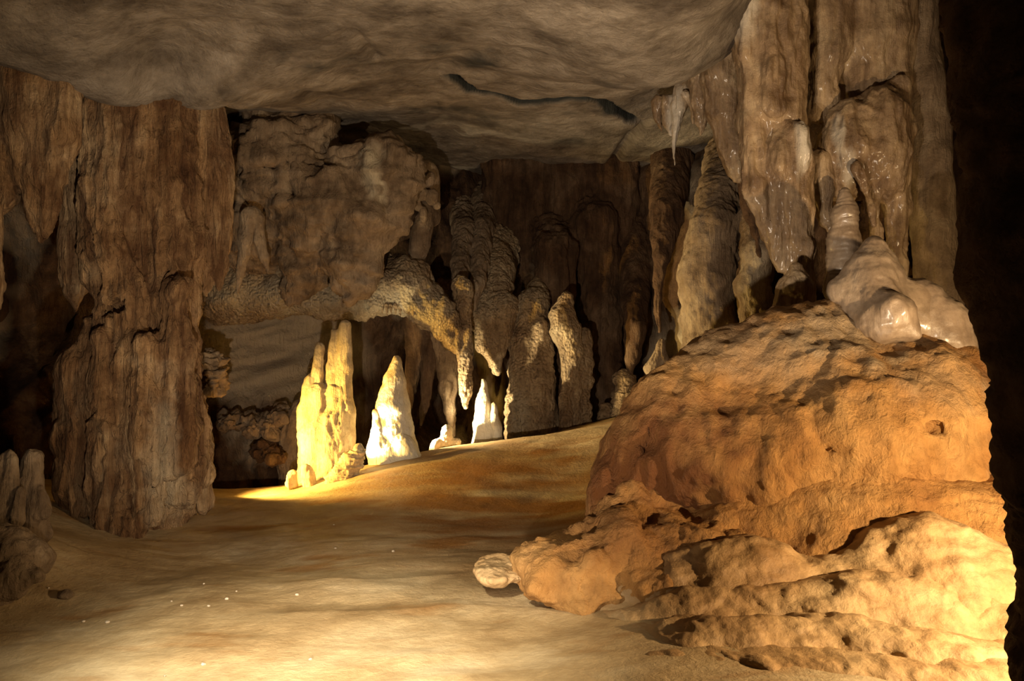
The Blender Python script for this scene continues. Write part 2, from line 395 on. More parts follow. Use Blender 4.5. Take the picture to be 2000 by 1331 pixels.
U, W_, Q = grid(us, vv); Z = ceil_h(U, W_); pc = np.stack([U, W_, np.zeros_like(U)], 1)
Z = Z + 0.045 * fbm(sc(pc, .55, .5, 1) + 2, 3) + 0.03 * fbm(sc(pc, 2.0, 2.0, 1), 6) - .07 * np.clip((W_ - 10.5) / 1.5, 0, 1) - 0.05 * np.clip(fbm(sc(pc, 1.0, .7, 1) + 8, 3) - .25, 0, 1)
def ceil_pt(px, py):
    ys = np.linspace(5, 13.5, 800); xs = (px - CX) / F * ys; zs = CAMZ + (CY - py) / F * ys
    k = np.argmin(np.abs(ceil_h(xs, ys) - zs)); return xs[k], ys[k]
def poly_dist(pts, U, W_):
    best = np.full(len(U), 9.0); side = np.zeros(len(U)); tt = np.zeros(len(U)); tot = len(pts) - 1
    for i, (a, b) in enumerate(zip(pts[:-1], pts[1:])):
        ab = np.subtract(b, a); t = np.clip(((U - a[0]) * ab[0] + (W_ - a[1]) * ab[1]) / (ab @ ab), 0, 1)
        dx = U - a[0] - t * ab[0]; dy = W_ - a[1] - t * ab[1]; d = np.hypot(dx, dy); m = d < best
        best = np.where(m, d, best); side = np.where(m, ab[0] * dy - ab[1] * dx, side); tt = np.where(m, (i + t) / tot, tt)
    return best, side, tt
crack = [ceil_pt(*q) for q in ((862,156),(885,154),(905,166),(920,178),(950,183),(985,188),(1020,197),(1070,195),(1110,192),(1150,190),(1168,194),(1195,212),(1215,221),(1232,232),(1250,238))]
d, sd, tt = poly_dist(crack, U, W_ + 0.03 * perlin(pc * 6))
ends = np.clip(np.minimum(tt, 1 - tt) * 12 + .1, 0, 1)
Z = Z + 0.34 * np.exp(-(d / 0.034) ** 2) * ends - 0.012 * ends * np.exp(-(d / .5)) * (sd > 0)
for pts, dep, wd in (([(675,70),(690,62),(705,80),(735,115)], .05, .05), ([(860,140),(900,118),(980,108),(1050,118),(1062,128)], .06, .16), ([(1165,340),(1200,305),(1245,255),(1262,240)], .12, .07), ([(420,210),(500,188),(590,182),(640,205)], .06, .14)):
    d2, s2, t2 = poly_dist([ceil_pt(*q) for q in pts], U, W_)
    Z = Z + dep * np.exp(-(d2 / wd) ** 2)
tc_ = -0.8 * np.clip(fbm(sc(pc, 1.3, 1.0, 1) + 12, 5) * 1.7 - .55, 0, 1)
tc_ += -2.6 * np.exp(-(d / 0.05) ** 2) * ends  # shade inside the crack painted into the ceiling colour
struct('ceiling', np.stack([U, W_, Z], 1), Q[:, ::-1], M_CEIL, 'smooth grey brown limestone ceiling with a long jagged crack', tc_)
# back wall
WC = []
for px, py, Y in ((-400,300,9.2),(0,500,9.6),(0,760,9.2),(-400,700,8.6),(100,640,10.0),(20,880,8.8),(200,300,9.5),(300,900,9.6),(400,600,11.0),(600,610,11.5),(450,790,10.7),(560,760,11.0),(430,900,10.3),(560,900,10.6),(500,260,10.8),
                  (750,680,12.0),(700,800,11.6),(640,700,11.6),(800,560,11.6),(920,330,12.4),(1170,345,12.7),(1000,450,12.2),(1100,550,11.9),(1000,700,12.6),(1100,800,11.8),(900,800,13.4),(850,740,13.2),(960,800,13.0),
                  (1300,450,11.3),(1400,280,11.0),(1300,700,11.3),(1250,330,11.8),(1500,400,9.2),(1500,600,9.3),(1600,200,8.6),(1700,500,8.4),(1850,300,8.2),(1850,560,8.1),(2100,400,7.6),(2100,700,7.4),(1300,1000,11.5),(1700,900,8.5),(900,1000,12),(500,1050,10.5),(0,1050,8.8)):
    p = P(px, py, Y); WC.append((p[0], p[2], Y))
wall_y = tps([c[:2] for c in WC], np.array([c[2] for c in WC]))
us = cgrid([(-7, -4.2, .06), (-4.2, 4.6, .027), (4.6, 6, .2)]); vv = cgrid([(-.6, 5.2, .027)])
U, W_, Q = grid(us, vv); D = wall_y(U, W_); pw = np.stack([U, D * .3, W_], 1)
calm = np.clip(1 - np.abs((U + 2.9)) / 1.2, 0, 1) * np.clip((2.2 - W_) / .5, 0, 1) * np.clip((W_ - .45 + .25 * fbm(sc(pw, 2.5, 1, 2.5), 3)) / .8, 0, 1)     # the smooth bare rock face behind the big column
rough = 1 - .85 * np.clip(calm * 2, 0, 1)
D = D - rough * (0.12 * fbm(sc(pw, 1.3, 1.3, .8), 4) + 0.09 * (ridged(sc(pw, 5, 5, .7) + perlin(pw * 2)[:, None] * .5, 3) - .9) + 0.02 * fbm(pw * 9, 3)) - 0.05 * fbm(pw * sc(np.ones((1, 3)), .8, .8, 1.6), 3) - 0.02 * fbm(sc(pw, 5, 5, 12), 3) - calm * 0.12 * fbm(np.stack([U * .8 + W_ * .5, U * 0, W_ * 5 - U * 1.5], 1), 3)
kp = np.clip(perlin(pw * 1.1 + 4) * 2 + .3, 0, 1) * rough
D = D - 0.06 * kp * np.clip(1 - worley(sc(pw, 14, 14, 11)) * 1.2, 0, 1)
tw = 0.75 * np.clip(calm * 2.2 + .4 * fbm(pw * 2, 3) * (calm > 0.02), 0, 1) + .8 * np.clip(fbm(sc(pw, 1.5, 1, .9) + 50, 4) * 1.6 - .35, 0, 1) * rough - .5 * np.clip(fbm(sc(pw, 2.4, 1, .7) + 70, 3) * 1.4 - .2, 0, 1) * rough
struct('wall_back', np.stack([U, D, W_], 1), Q, M_WALL, 'dark brown back wall of the cave with drip streaks', tw)
# side walls
def side_wall(name, x0, sgn, label, y0, y1):
    a, b, Q = grid(cgrid([(y0, y1, .06)]), cgrid([(-.6, 5.3, .06)])); p = np.stack([a * 0 + x0, a, b], 1)
    X = x0 + sgn * (0.25 * fbm(p * .8, 3) + 0.08 * (ridged(sc(p, 3, 3, .5), 3) - .9) + .03 * fbm(p * 6, 3))
    struct(name, np.stack([X, a, b], 1), Q if sgn > 0 else Q[:, ::-1], M_WALL, label)
side_wall('wall_right', 4.6, -1, 'dark rough side wall behind the dark pillar', 1.0, 9.5)
side_wall('wall_left', -5.6, 1, 'dark rough side wall beyond the left drapery', 0.5, 10.5)

# ------------------------------------------------------------------ formations
FL = [('flute', .036, 5.5), ('fbm', .016, 3.2, 4), ('fbm', .005, 22, 2)]
FLS = [('flute', .018, 9), ('fbm', .010, 5, 4), ('fbm', .003, 34, 2)]
POPD = [('fbm', .02, 4, 3), ('flute', .016, 6), ('pop', .055, 15, 2.4, .6)]
FLT = [('flute', .007, 10), ('fbm', .008, 6, 4), ('fbm', .003, 30, 2)]
SM = [('flute', .010, 6, .2), ('fbm', .008, 6, 3)]
def S(prims, mat, disp=FL, h=.024, k=.07, **kw):
    d = dict(prims=prims, mat=mat, disp=disp, h=h, k=k); d.update(kw); return d

# the great flowstone mound
thing('flowstone_mound', 'huge ochre flowstone mound with wet grey rounded cap, rising beside the dark pillar', 'flowstone', [
    ('mound_body', S([('c', 6.2, [(1630,695,110),(1560,730,120,6.15),(1450,785,128,6.1),(1335,855,118,6.0),(1262,945,92,5.9),(1215,1010,62,5.8)]),
          ('e', 1660,850,6.15,260,200,1.0), ('e', 1480,900,6.0,260,150,.8), ('e', 1790,765,5.85,98,95,.38), ('c', 6.0, [(1870,730,60),(1900,830,70),(1930,960,80)]),
          ('c', 6.0, [(1330,1010,90),(1600,1000,110),(1900,1010,90)])], M_MOUND,
          [('fbm', .07, 1.8, 3), ('flute', .026, 4, .35), ('ripple', .004, 16), ('rim', .006, 4), ('fbm', .018, 5, 3), ('fbm', .008, 14, 3)], .032, .22, keep=4,
          subs=[('c', 5.25, [(1598,882,4),(1615,880,7),(1622,872,3)], 6), ('c', 5.35, [(1285,858,8),(1268,905,8)], 14), ('c', 5.2, [(1846,834,3),(1820,838,5)], 6)],
          tint=[(1280,900,5.8,150,150,-.85),(1240,1000,5.7,110,90,-.8),(1480,690,6,180,80,.6),(1640,640,6,120,60,.7),(1780,740,5.7,100,60,.55),(1400,800,6,120,60,-.3),(1900,880,5.9,80,200,.5)])),  # dark blobs paint in shade on the side away from the lamp
    ('grey_cap', S([('c', 6.0, [(1703,488,26),(1702,530,48),(1700,580,62),(1725,620,50,5.8)]), ('c', 6.0, [(1645,568,24),(1700,590,60)]), ('c', 5.95, [(1790,585,38),(1790,630,44)]), ('c', 5.9, [(1838,625,46),(1850,690,46),(1862,740,34)]), ('c', 5.68, [(1775,610,18),(1782,650,18)]), ('c', 5.68, [(1740,600,20),(1745,645,14)])],
          M_CAP, [('fbm', .02, 3, 3), ('flute', .012, 6, .25), ('ripple', .003, 26)], .022, .09)),
    ('foot_lobe', S([('c', 5.7, [(1300,1000,90),(1230,1060,75,5.5),(1150,1055,45,5.45)]), ('c', 5.3, [(1440,1100,85),(1330,1105,85),(1230,1115,80),(1140,1125,66),(1070,1112,50),(1040,1108,36)], 1.3),
          ('c', 5.15, [(1250,1150,55),(1180,1152,46),(1110,1152,42),(1062,1135,34)], 1.2), ('e', 1178,1190,5.0,17,12,.05), ('e', 1110,1178,5.02,34,18,.1), ('e', 1225,1172,5.02,34,24,.12), ('e', 1300,1158,5.0,50,34,.15), ('e', 1380,1160,5.0,50,30,.15), ('e',1200,1040,5.3,40,34,.15), ('c', 5.5, [(1100,1085,44),(1045,1085,30)]), ('e', 1050,1145,5.12,34,26,.15), ('e', 1085,1090,5.3,44,26,.18), ('e', 1150,1100,5.1,40,30,.15)], M_MOUND,
          [('fbm', .07, 4, 4), ('flute', .014, 6, .4), ('fbm', .008, 16, 3)], .022, .08, subs=[('c', 5.1, [(1256,1020,3),(1250,1045,6)], 14)],
          tint=[(1200,1030,5.4,110,60,-.5)])),
    ('mound_flank', S([('c', 5.75, [(1210,890,32,5.95),(1190,950,34),(1168,1010,28)]), ('c', 5.8, [(1262,840,44),(1240,900,48),(1215,980,45)])], M_MOUND, [('fbm', .03, 4, 3), ('flute', .014, 6, .3)], .022, .06, tint=[(1190,920,5.8,90,140,-.9)])),  # shade of the unlit left edge painted into the colour
], base=(1550, 1080, 5.6))
CRESTS = [[(1180,1110,5.32),(1300,1040,5.36),(1380,985,5.4),(1480,955,5.35),(1560,940,5.3),(1640,925,5.3),(1700,916,5.28),(1760,925,5.25),(1850,938,5.25),(1960,940,5.25),(2080,945,5.2)],
    [(1150,1150,5.1),(1300,1085,5.05),(1380,1048,5.0),(1480,1052,4.98),(1570,1092,4.93),(1640,1065,4.9),(1720,1035,4.88),(1790,1010,4.87),(1830,1010,4.86),(1900,1035,4.84),(1980,1060,4.82),(2080,1080,4.8)],
    [(1060,1235,4.92),(1250,1185,4.82),(1380,1155,4.75),(1480,1150,4.72),(1600,1138,4.68),(1690,1110,4.65),(1730,1118,4.63),(1820,1140,4.6),(1900,1168,4.57),(1980,1192,4.54),(2090,1215,4.5)],
    [(1010,1285,4.6),(1120,1258,4.55),(1190,1242,4.5),(1330,1225,4.42),(1500,1208,4.38),(1590,1200,4.36),(1640,1205,4.34),(1720,1222,4.3),(1850,1240,4.25),(1980,1262,4.2),(2100,1280,4.15)],
    [(980,1340,4.25),(1120,1308,4.2),(1220,1288,4.15),(1400,1282,4.1),(1560,1290,4.05),(1700,1300,4.0),(1850,1310,3.95),(2120,1325,3.9)],
    [(980,1410,3.9),(1300,1365,3.8),(1600,1360,3.75),(2120,1380,3.65)]]
troot = bpy.data.objects.new('flowstone_terrace', None); col.objects.link(troot); torg = P(1600, 1290, 4.5); troot.location = torg
tag(troot, 'tan rippled flowstone terraces stepping down in front of the ochre mound', 'flowstone')
for ci, cr_ in enumerate(CRESTS):
    pts = np.array([P(*q) for q in cr_]); t = np.linspace(pts[0, 0], pts[-1, 0], 240)
    yc = np.interp(t, pts[:, 0], pts[:, 1]); zc = np.interp(t, pts[:, 0], pts[:, 2])
    ker = np.hanning(17); ker /= ker.sum()
    yc = np.convolve(np.pad(yc, 8, 'edge'), ker, 'valid'); zc = np.convolve(np.pad(zc, 8, 'edge'), ker, 'valid')
    q = np.stack([t * 2.2, t * 0 + ci * 3.7, t * 0], 1)
    yc = yc + .05 * fbm(q, 3); zc = zc + .02 * fbm(q + 9, 3)
    ub = np.linspace(1, 0, 14)[:-1]; uf = np.linspace(0, 1, 56)
    dy = np.r_[.45 * ub, -.46 * uf ** .85]; dz = np.r_[-.03 * ub - .10 * ub ** 2, -.70 * uf ** 1.7 - .02 * uf]
    V = np.stack([np.repeat(t, len(dy)), (yc[:, None] + dy).ravel(), (zc[:, None] + dz).ravel()], 1)
    ii = np.arange(len(V)).reshape(len(t), len(dy))
    Q = np.stack([ii[:-1, :-1], ii[:-1, 1:], ii[1:, 1:], ii[1:, :-1]], -1).reshape(-1, 4)
    N = normals(V, Q)
    if N[:, 2].mean() < 0: Q = Q[:, ::-1]; N = -N
    V = V + N * displacement(V + ci * 1.3, [('fbm', .045, 2.4, 3), ('rim', .014, 9), ('ripple', .006, 13), ('fbm', .012, 8, 4), ('fbm', .004, 30, 2)])[:, None]
    TOTAL[0] += len(Q) * 2
    link_mesh('terrace_step', V, Q, M_TERR if ci else M_MOUND, torg, tint_of(V, [(1280, 1150, 4.9, 200, 110, -.35)]), troot)

# the great column and what stands round it
thing('fluted_dripstone', 'massive fluted limestone column joining floor and ceiling, with hanging side drapes', 'column', [
    ('trunk', S([('c', 7.6, [(300,110,75),(312,300,78),(332,480,64),(326,590,56),(322,680,60),(332,800,68),(338,920,70),(315,1000,48),(255,1040,26,7.3)]),
                 ('c', 7.4, [(225,120,58),(228,330,62),(218,480,52),(245,590,48),(255,700,62),(245,850,74),(240,950,70),(243,1040,34,7.15)]), ('c', 7.2, [(290,680,30),(285,850,36),(285,1000,26)]), ('c', 7.3, [(345,560,26),(350,760,32),(352,900,30)])],
                 M_COL, [('flute', .055, 4.5, .1), ('flute', .024, 11, .09), ('fbm', .03, 3, 4), ('fbm', .012, 16, 3)], .026, .08, keep=6, subs=[('c', 6.95, [(160,418,5),(195,415,7),(230,404,5)], 7), ('c', 7.0, [(172,606,10),(195,597,10),(218,592,8)], 9), ('c', 6.95, [(300,560,4),(302,640,6)], 7), ('c', 6.9, [(268,860,4),(272,960,6),(270,985,4)], 8)], tint=[(270,190,7.4,150,45,-.4),(170,900,7.3,70,200,-.5),(240,980,7.2,30,120,-.4),(330,900,7.3,36,160,.5),(250,350,7.3,30,200,-.3)])),
    ('hanging_drape', S([('c', 7.55, [(172,190,34),(168,330,38),(152,450,36),(146,550,26),(147,612,7)]), ('c', 7.4, [(205,280,40),(192,470,36),(186,550,22),(190,588,8)])], M_COL, FL, .024, .06)),
    ('hanging_drape', S([('c', 7.8, [(400,235,45),(415,330,38),(414,440,30),(408,520,20),(404,575,5)]), ('c', 7.8, [(438,270,16),(440,420,16),(432,520,12),(428,565,4)])], M_COL, [('flute', .02, 9, .08)] + FLS, .024, .04)),
    ('stalagmite_base', S([('c', 7.4, [(195,636,26),(172,720,50),(160,850,52),(156,940,46),(152,1000,22),(168,1018,8)]), ('c', 7.25, [(205,660,26),(215,800,36),(205,950,34)]), ('c', 7.2, [(150,960,16),(150,1005,16)])], M_COL, [('flute', .02, 8, .1)] + FL, .024, .06, tint=[(150,850,7.2,60,200,-.5)])),
    ('side_pillar', S([('c', 7.75, [(372,740,20),(384,830,20),(392,920,18),(396,992,14)]), ('c', 7.8, [(405,840,9),(410,920,9),(408,990,8)])], M_COL, FLS, .02, .03)),
], base=(260, 1040, 7.5))
thing('stalactite_curtain', 'broad fluted stalactite curtain with a ragged tip hanging left of the massive column', 'stalactite', [
    ('curtain', S([('c', 6.9, [(62,110,62),(62,250,58),(74,350,38),(80,430,19),(76,472,5)]), ('c', 6.85, [(-20,120,66),(-12,300,42),(0,390,24),(4,432,8)]), ('c', 6.9, [(122,160,34),(122,270,27),(98,380,16),(92,430,8)])], M_COL, [('flute', .022, 7, .08)] + FL, .024, .05))])
thing('stalactite', 'slim dark stalactite sliver hanging below the broad fluted curtain', 'stalactite', [('s', S([('c', 6.6, [(-12,405,14),(-8,520,12),(-4,560,9),(-5,606,3)])], M_COL, FLS, .02, .03))])
thing('stalagmite', 'stubby blunt stalagmite standing on the rubble ledge by the cave edge', 'stalagmite', [('s', S([('c', 5.7, [(16,905,22),(12,955,27),(2,1010,32),(-10,1060,40)]), ('c', 5.65, [(40,960,10),(30,1010,18)])], M_GREY, FLS, .018, .05))])
thing('stalagmite', 'knobbly rounded stalagmite between the blunt stub and the massive column', 'stalagmite', [('s', S([('c', 5.85, [(63,900,21),(60,945,25),(62,985,30),(50,1040,44)]), ('c', 5.8, [(85,960,10),(90,1000,14)])], M_GREY, FLS, .018, .05))])
thing('rubble_ledge', 'crumbly pale rubble ledge under the two blunt stalagmites', 'rock ledge', [('s', S([('c', 5.4, [(-40,1090,60),(20,1085,46),(60,1100,32)]), ('c', 5.25, [(-30,1150,40),(30,1135,26),(75,1125,14)])], M_GREY, [('fbm', .04, 5, 4), ('pop', .03, 15, 2, .6)], .02, .08))])

for lab, x, y, Y, rx, rz, mt in (('grey sparkling rock lump between the massive column and the smooth rock face', 404, 725, 9.4, 30, 48, M_GREY),
        ('rounded boulder in the row below the smooth rock face, closest to the massive column', 446, 822, 10.2, 20, 17, M_GREY), ('low boulder second from the massive column in the row below the smooth face', 484, 826, 10.2, 19, 18, M_GREY),
        ('upright boulder third from the massive column in the row below the smooth face', 520, 828, 10.2, 17, 24, M_GREY), ('boulder at the end of the row, touching the tapering rock', 546, 812, 10.3, 16, 20, M_GREY), ('dark hollowed rock under the row of boulders', 525, 882, 10.0, 22, 16, M_WALL)):
    thing('boulder', lab, 'boulder', [('s', S([('e', x, y, Y + .12, rx, rz * .8, .2), ('e', x + rx * .4, y + rz * .5, Y - .03, rx * .7, rz * .6, .12)], mt, [('fbm', .09, 7, 4), ('ledge', .05, 7), ('fbm', .012, 20, 3)], .02, .06))])
thing('leaning_rock', 'tapering rock leaning behind the yellow castle stalagmite', 'rock', [('s', S([('c', 10.3, [(585,795,14),(570,850,20),(562,910,22),(565,950,20)])], M_GREY, FLS, .018, .04))])
# rock buttress over the smooth face
thing('rock_buttress', 'overhanging rock buttress with white calcite coat, jutting from under the ceiling', 'rock', [
    ('buttress_body', S([('e', 540,330,10.0,125,95,.7), ('e', 640,400,9.9,120,110,.6), ('c', 9.7, [(730,345,66),(700,440,62),(680,520,45),(690,570,22)]), ('c', 9.65, [(800,330,26),(768,420,30),(722,500,26),(705,560,16)]), ('e', 500,450,10.1,75,80,.5), ('e', 760,320,9.75,68,45,.4), ('c', 9.8, [(520,240,40),(620,250,36)]), ('c', 9.9, [(600,500,50),(580,560,35)])],
        M_GREY, [('fbm', .07, 2.6, 4), ('flute', .025, 6, .2), ('ledge', .05, 4), ('fbm', .05, 5, 5)], .03, .09,
        subs=[('e', 618,468,9.35,10,26,.25), ('e', 655,468,9.3,12,14,.2), ('e', 566,480,9.5,16,22,.25), ('c', 9.3, [(566,340,4),(570,400,5)], 8), ('c', 9.3, [(452,290,4),(470,390,6),(458,420,5)], 9), ('c', 9.25, [(530,252,4),(600,270,5),(650,246,5)], 9), ('c', 9.25, [(480,330,4),(560,312,6),(640,300,5),(690,282,5)], 8), ('c', 9.3, [(610,280,5),(630,330,4)], 8), ('c', 9.2, [(650,410,4),(640,440,6)], 8)], tint=[(730,330,9.5,24,50,.9),(745,370,9.5,14,40,.6),(560,420,9.5,90,50,-.25)])),
    ('bed_slab', S([('c', 9.6, [(500,238,12),(560,246,16),(630,236,14)]), ('c', 9.55, [(540,262,10),(620,262,12),(645,240,8)])], M_GREY, [('fbm', .03, 6, 4)], .024, .03)),
    ('bed_slab', S([('c', 9.5, [(650,300,14),(700,298,18),(740,290,14)])], M_GREY, [('fbm', .03, 6, 4)], .024, .03)),
], base=(620, 560, 9.8))
for (lab, ch, n) in (('pale tapering stalactite, longer of a pair under the rock buttress', [(490,425,24),(482,470,17),(472,520,10),(466,572,3)], 0), ('pale tapering stalactite, shorter of a pair under the rock buttress', [(502,430,18),(510,470,11),(518,505,8),(524,532,3)], 1)):
    thing('stalactite', lab, 'stalactite', [('s', S([('c', 9.36, ch)], M_GREY, FLT, .018, .03))])
thing('coral_ledge', 'pale knobbly coral ledge with a fringe of tiny drip teeth, above the smooth rock face', 'rock ledge',
    [('ledge', S([('c', 10.4, [(430,585,36),(560,572,42),(700,572,46),(790,560,52),(850,610,34),(890,670,18)]), ('c', 10.2, [(740,560,32),(730,600,14)]), ('c', 10.6, [(430,570,60),(700,540,70)])], M_POP, [('fbm', .06, 3, 4), ('pop', .05, 12, 2, .8), ('flute', .02, 8, .3)], .026, .06, tint=[(500,575,10.2,90,40,.5),(620,575,10.1,90,40,.6),(790,590,10.2,80,50,.8)]))] +
    [('drip_tooth', S([('c', 10.15, [(x, 596, 5), (x + 1, 612 + (i % 3) * 3, 1.5)])], M_POP, [('fbm', .003, 20, 2)], .012, .01, sub=0, warp=(0, 1))) for i, x in enumerate((738, 746, 755, 763, 772, 781, 789, 797, 806))], base=(700, 610, 10.4))
thing('knob_cluster', 'bunch of round pale calcite knobs beside the rock buttress', 'rock', [('s', S([('e', 838,350,10.2,12,17,.08), ('e', 820,376,10.15,16,17,.09), ('e', 843,384,10.15,13,17,.08), ('e', 815,402,10.2,10,10,.06), ('e', 852,400,10.25,8,9,.05), ('e', 828,418,10.2,9,16,.06), ('c', 10.5, [(830,340,26),(840,420,24)], 1.4), ('c', 10.4, [(830,430,22),(815,490,18)], 1.4)], M_GREY, [('fbm', .008, 9, 3)], .016, .015))])

# lit stalagmites on the crest
thing('stalagmite_group', 'tall yellow lit stalagmite cluster with several fused spires like a castle', 'stalagmite', [
    ('spire', S([('c', 9.78, [(625,680,11),(622,730,13),(618,780,20),(616,900,26)]), ('c', 9.76, [(602,745,13),(600,800,17),(604,900,22)])], M_PALE, FLT, .016, .04)),
    ('spire', S([('c', 9.8, [(656,648,9),(654,720,15),(652,800,22),(648,900,30)]), ('c', 9.76, [(673,634,11),(674,720,15),(672,800,19),(670,900,24)])], M_PALE, FLT, .016, .035)),
    ('fused_body', S([('c', 9.76, [(622,770,24),(624,850,38),(630,960,50)]), ('c', 9.76, [(660,770,22),(657,850,32),(655,950,44)]), ('c', 9.62, [(640,820,12),(640,950,26)])], M_PALE, [('flute', .016, 9, .12), ('fbm', .014, 6, 4), ('fbm', .004, 30, 2)], .017, .06)),
], base=(640, 950, 9.7))
thing('stalagmite', 'small rounded stalagmite leaning at the foot of the yellow castle cluster', 'stalagmite', [('s', S([('c', 9.3, [(598,914,9),(604,930,11),(608,950,12)])], M_PALE, FLS, .012, .02))])
thing('stalagmite', 'tiny low stalagmite hump beside the small rounded leaning one', 'stalagmite', [('s', S([('c', 9.3, [(576,928,8),(572,948,12)])], M_PALE, FLS, .012, .02))])
thing('boulder', 'rough ribbed boulder lit on one side, between the yellow cluster and the white cone', 'boulder', [('s', S([('c', 9.22, [(701,884,14),(685,905,20),(665,935,22),(655,955,20)])], M_PALE, [('fbm', .02, 8, 4), ('ledge', .03, 9)], .014, .04))])
thing('stalagmite', 'brilliant white cone shaped stalagmite with a spreading base', 'stalagmite', [
    ('cone', S([('c', 9.78, [(773,702,9),(770,745,21),(767,800,32),(768,850,41),(771,910,52)])], M_PALE, FLT, .016, .03, tint=[(770,850,9.6,60,90,.7)])),
    ('skirt', S([('c', 9.68, [(736,808,9),(744,845,20),(752,880,32),(760,908,42)]), ('c', 9.64, [(775,850,14),(790,875,22),(800,905,28)])], M_PALE, FLT, .016, .05, tint=[(760,870,9.6,60,60,.9)]))], base=(770, 905, 9.75))
thing('stalagmite', 'squat round knob stalagmite between the white cone and the white spike', 'stalagmite', [('s', S([('c', 10.15, [(871,842,12),(871,866,14),(871,885,16)]), ('c', 10.1, [(855,866,11),(853,885,14)]), ('c', 10.15, [(889,864,9),(889,885,10)])], M_PALE, FLT, .013, .02))])
thing('stalagmite', 'white spike stalagmite with a stubby finger at its side', 'stalagmite', [
    ('spike', S([('c', 10.45, [(943,741,4),(944,785,14),(946,835,24),(948,885,30)])], M_PALE, FLT, .015, .03, tint=[(945,830,10.4,40,70,.9)])),
    ('finger', S([('c', 10.36, [(965,792,6),(967,830,9),(970,885,14)])], M_PALE, FLT, .014, .02, tint=[(965,850,10.4,20,50,.9)]))], base=(948, 870, 10.45))
ST = [('stout knobbly stalactite hanging beside the white spike', 10.45, [(902,560,20),(906,650,15),(909,720,14),(909,770,11),(907,798,2)], M_POP, [('pop', .014, 22, 2, .7)] + FLS),
      ('long tapering stalactite between the white cone and the knobbly stalactite', 10.9, [(866,600,34),(872,680,24),(878,760,17),(882,820,9),(883,850,4)], M_GREY, FLS),
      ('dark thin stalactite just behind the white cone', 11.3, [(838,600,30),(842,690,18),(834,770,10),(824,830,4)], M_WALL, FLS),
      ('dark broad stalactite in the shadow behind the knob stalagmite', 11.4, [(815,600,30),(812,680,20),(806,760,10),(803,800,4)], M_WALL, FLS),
      ('folded stalactite ribbon with a pale tip above the knobbly stalactite', 10.6, [(900,370,26,12.7),(905,450,22,11.5),(898,560,15),(890,620,9),(888,652,4)], M_GREY, [('flute', .014, 12, .06)] + FLS),
      ('folded stalactite ribbon behind the knobbly stalactite', 10.7, [(948,360,30,12.8),(942,450,24,11.6),(930,560,15),(918,620,8),(912,660,4)], M_GREY, [('flute', .014, 12, .06)] + FLS),
      ('slender stalactite rope hanging over the pale base stalagmite in the dark recess', 10.2, [(1312,310,40,11.3),(1302,420,32,10.5),(1292,500,18),(1284,560,9),(1284,610,7),(1286,650,4)], M_WALL, FLS),
      ('dim stalactite between the popcorn columns and the slender rope', 10.9, [(1240,400,36,12.3),(1240,540,30,11.4),(1242,640,22),(1236,700,14),(1232,730,5)], M_WALL, FLS)]
for lab, Y, ch, m, dd in ST: thing('stalactite', lab, 'stalactite', [('s', S([('c', Y, ch)], m, dd, .018, .03))])
thing('popcorn_pendant', 'lumpy popcorn covered pendant hanging over the white spike', 'stalactite', [('s', S([('c', 10.9, [(978,420,44,12.6),(966,540,38,11.3),(955,620,34),(962,680,24),(972,726,6)]), ('c', 10.85, [(985,600,26),(978,680,16)]), ('c', 10.8, [(935,620,16),(940,680,12)])], M_POP, POPD, .02, .05))])
thing('popcorn_dripstone', 'wide popcorn crusted column standing right of the white spike', 'column', [('trunk', S([('c', 11.0, [(1062,540,14,11.5),(1040,600,26),(1028,660,34),(1030,720,36),(1040,790,46),(1045,870,52)]), ('c', 10.9, [(1018,730,18),(1012,800,18),(1010,870,18)]), ('c', 10.85, [(1055,640,16),(1062,740,18),(1072,860,20)])], M_POP, POPD, .021, .06, tint=[(1015,820,10.8,24,50,.5)]))])
thing('popcorn_dripstone', 'slender popcorn column shaped like a hooded figure', 'column', [('trunk', S([('c', 10.75, [(1103,585,11),(1098,615,22),(1105,650,28),(1117,690,24),(1112,730,16),(1106,780,14),(1102,855,16)]), ('c', 10.75, [(1122,680,9),(1120,760,7)])], M_POP, POPD, .019, .04))])
thing('popcorn_dripstone', 'thin knobbly column squeezed beside the hooded figure column', 'column', [('trunk', S([('c', 10.8, [(1140,655,12),(1142,710,14),(1143,760,10),(1144,840,9)]), ('c', 10.75, [(1126,730,9),(1126,840,9)])], M_POP, POPD, .018, .03))])
thing('popcorn_dripstone', 'dim brown column in shade between the knobbly columns and the lumpy boulder', 'column', [('trunk', S([('c', 11.6, [(1165,340,44,12.4),(1165,440,44),(1172,620,46),(1170,740,44),(1172,850,44)], .8), ('c', 11.4, [(1085,380,44,12.6),(1085,500,40),(1088,640,34),(1090,860,40)], .8)], M_WALL, [('flute', .03, 6, .1)] + POPD, .024, .07))])
thing('boulder', 'pale lumpy boulder at the edge of the ochre mound', 'boulder', [('s', S([('c', 10.9, [(1218,742,20),(1226,775,28),(1232,815,32)]), ('c', 10.8, [(1210,780,14),(1208,812,16)]), ('c', 10.85, [(1250,770,14),(1262,800,16)])], M_POP, [('fbm', .03, 6, 4), ('ledge', .03, 7)], .018, .03))])
thing('boulder', 'small pale boulder next to the lumpy boulder', 'boulder', [('s', S([('c', 10.85, [(1182,800,12),(1180,815,15)])], M_POP, [('fbm', .03, 8, 4)], .014, .03))])
thing('stalagmite', 'forked pale base stalagmite below the slender stalactite rope', 'stalagmite', [('s', S([('c', 10.3, [(1291,668,6),(1288,695,12),(1272,722,14)]), ('c', 10.3, [(1292,680,8),(1304,722,12)])], M_GREY, FLS, .016, .03))])

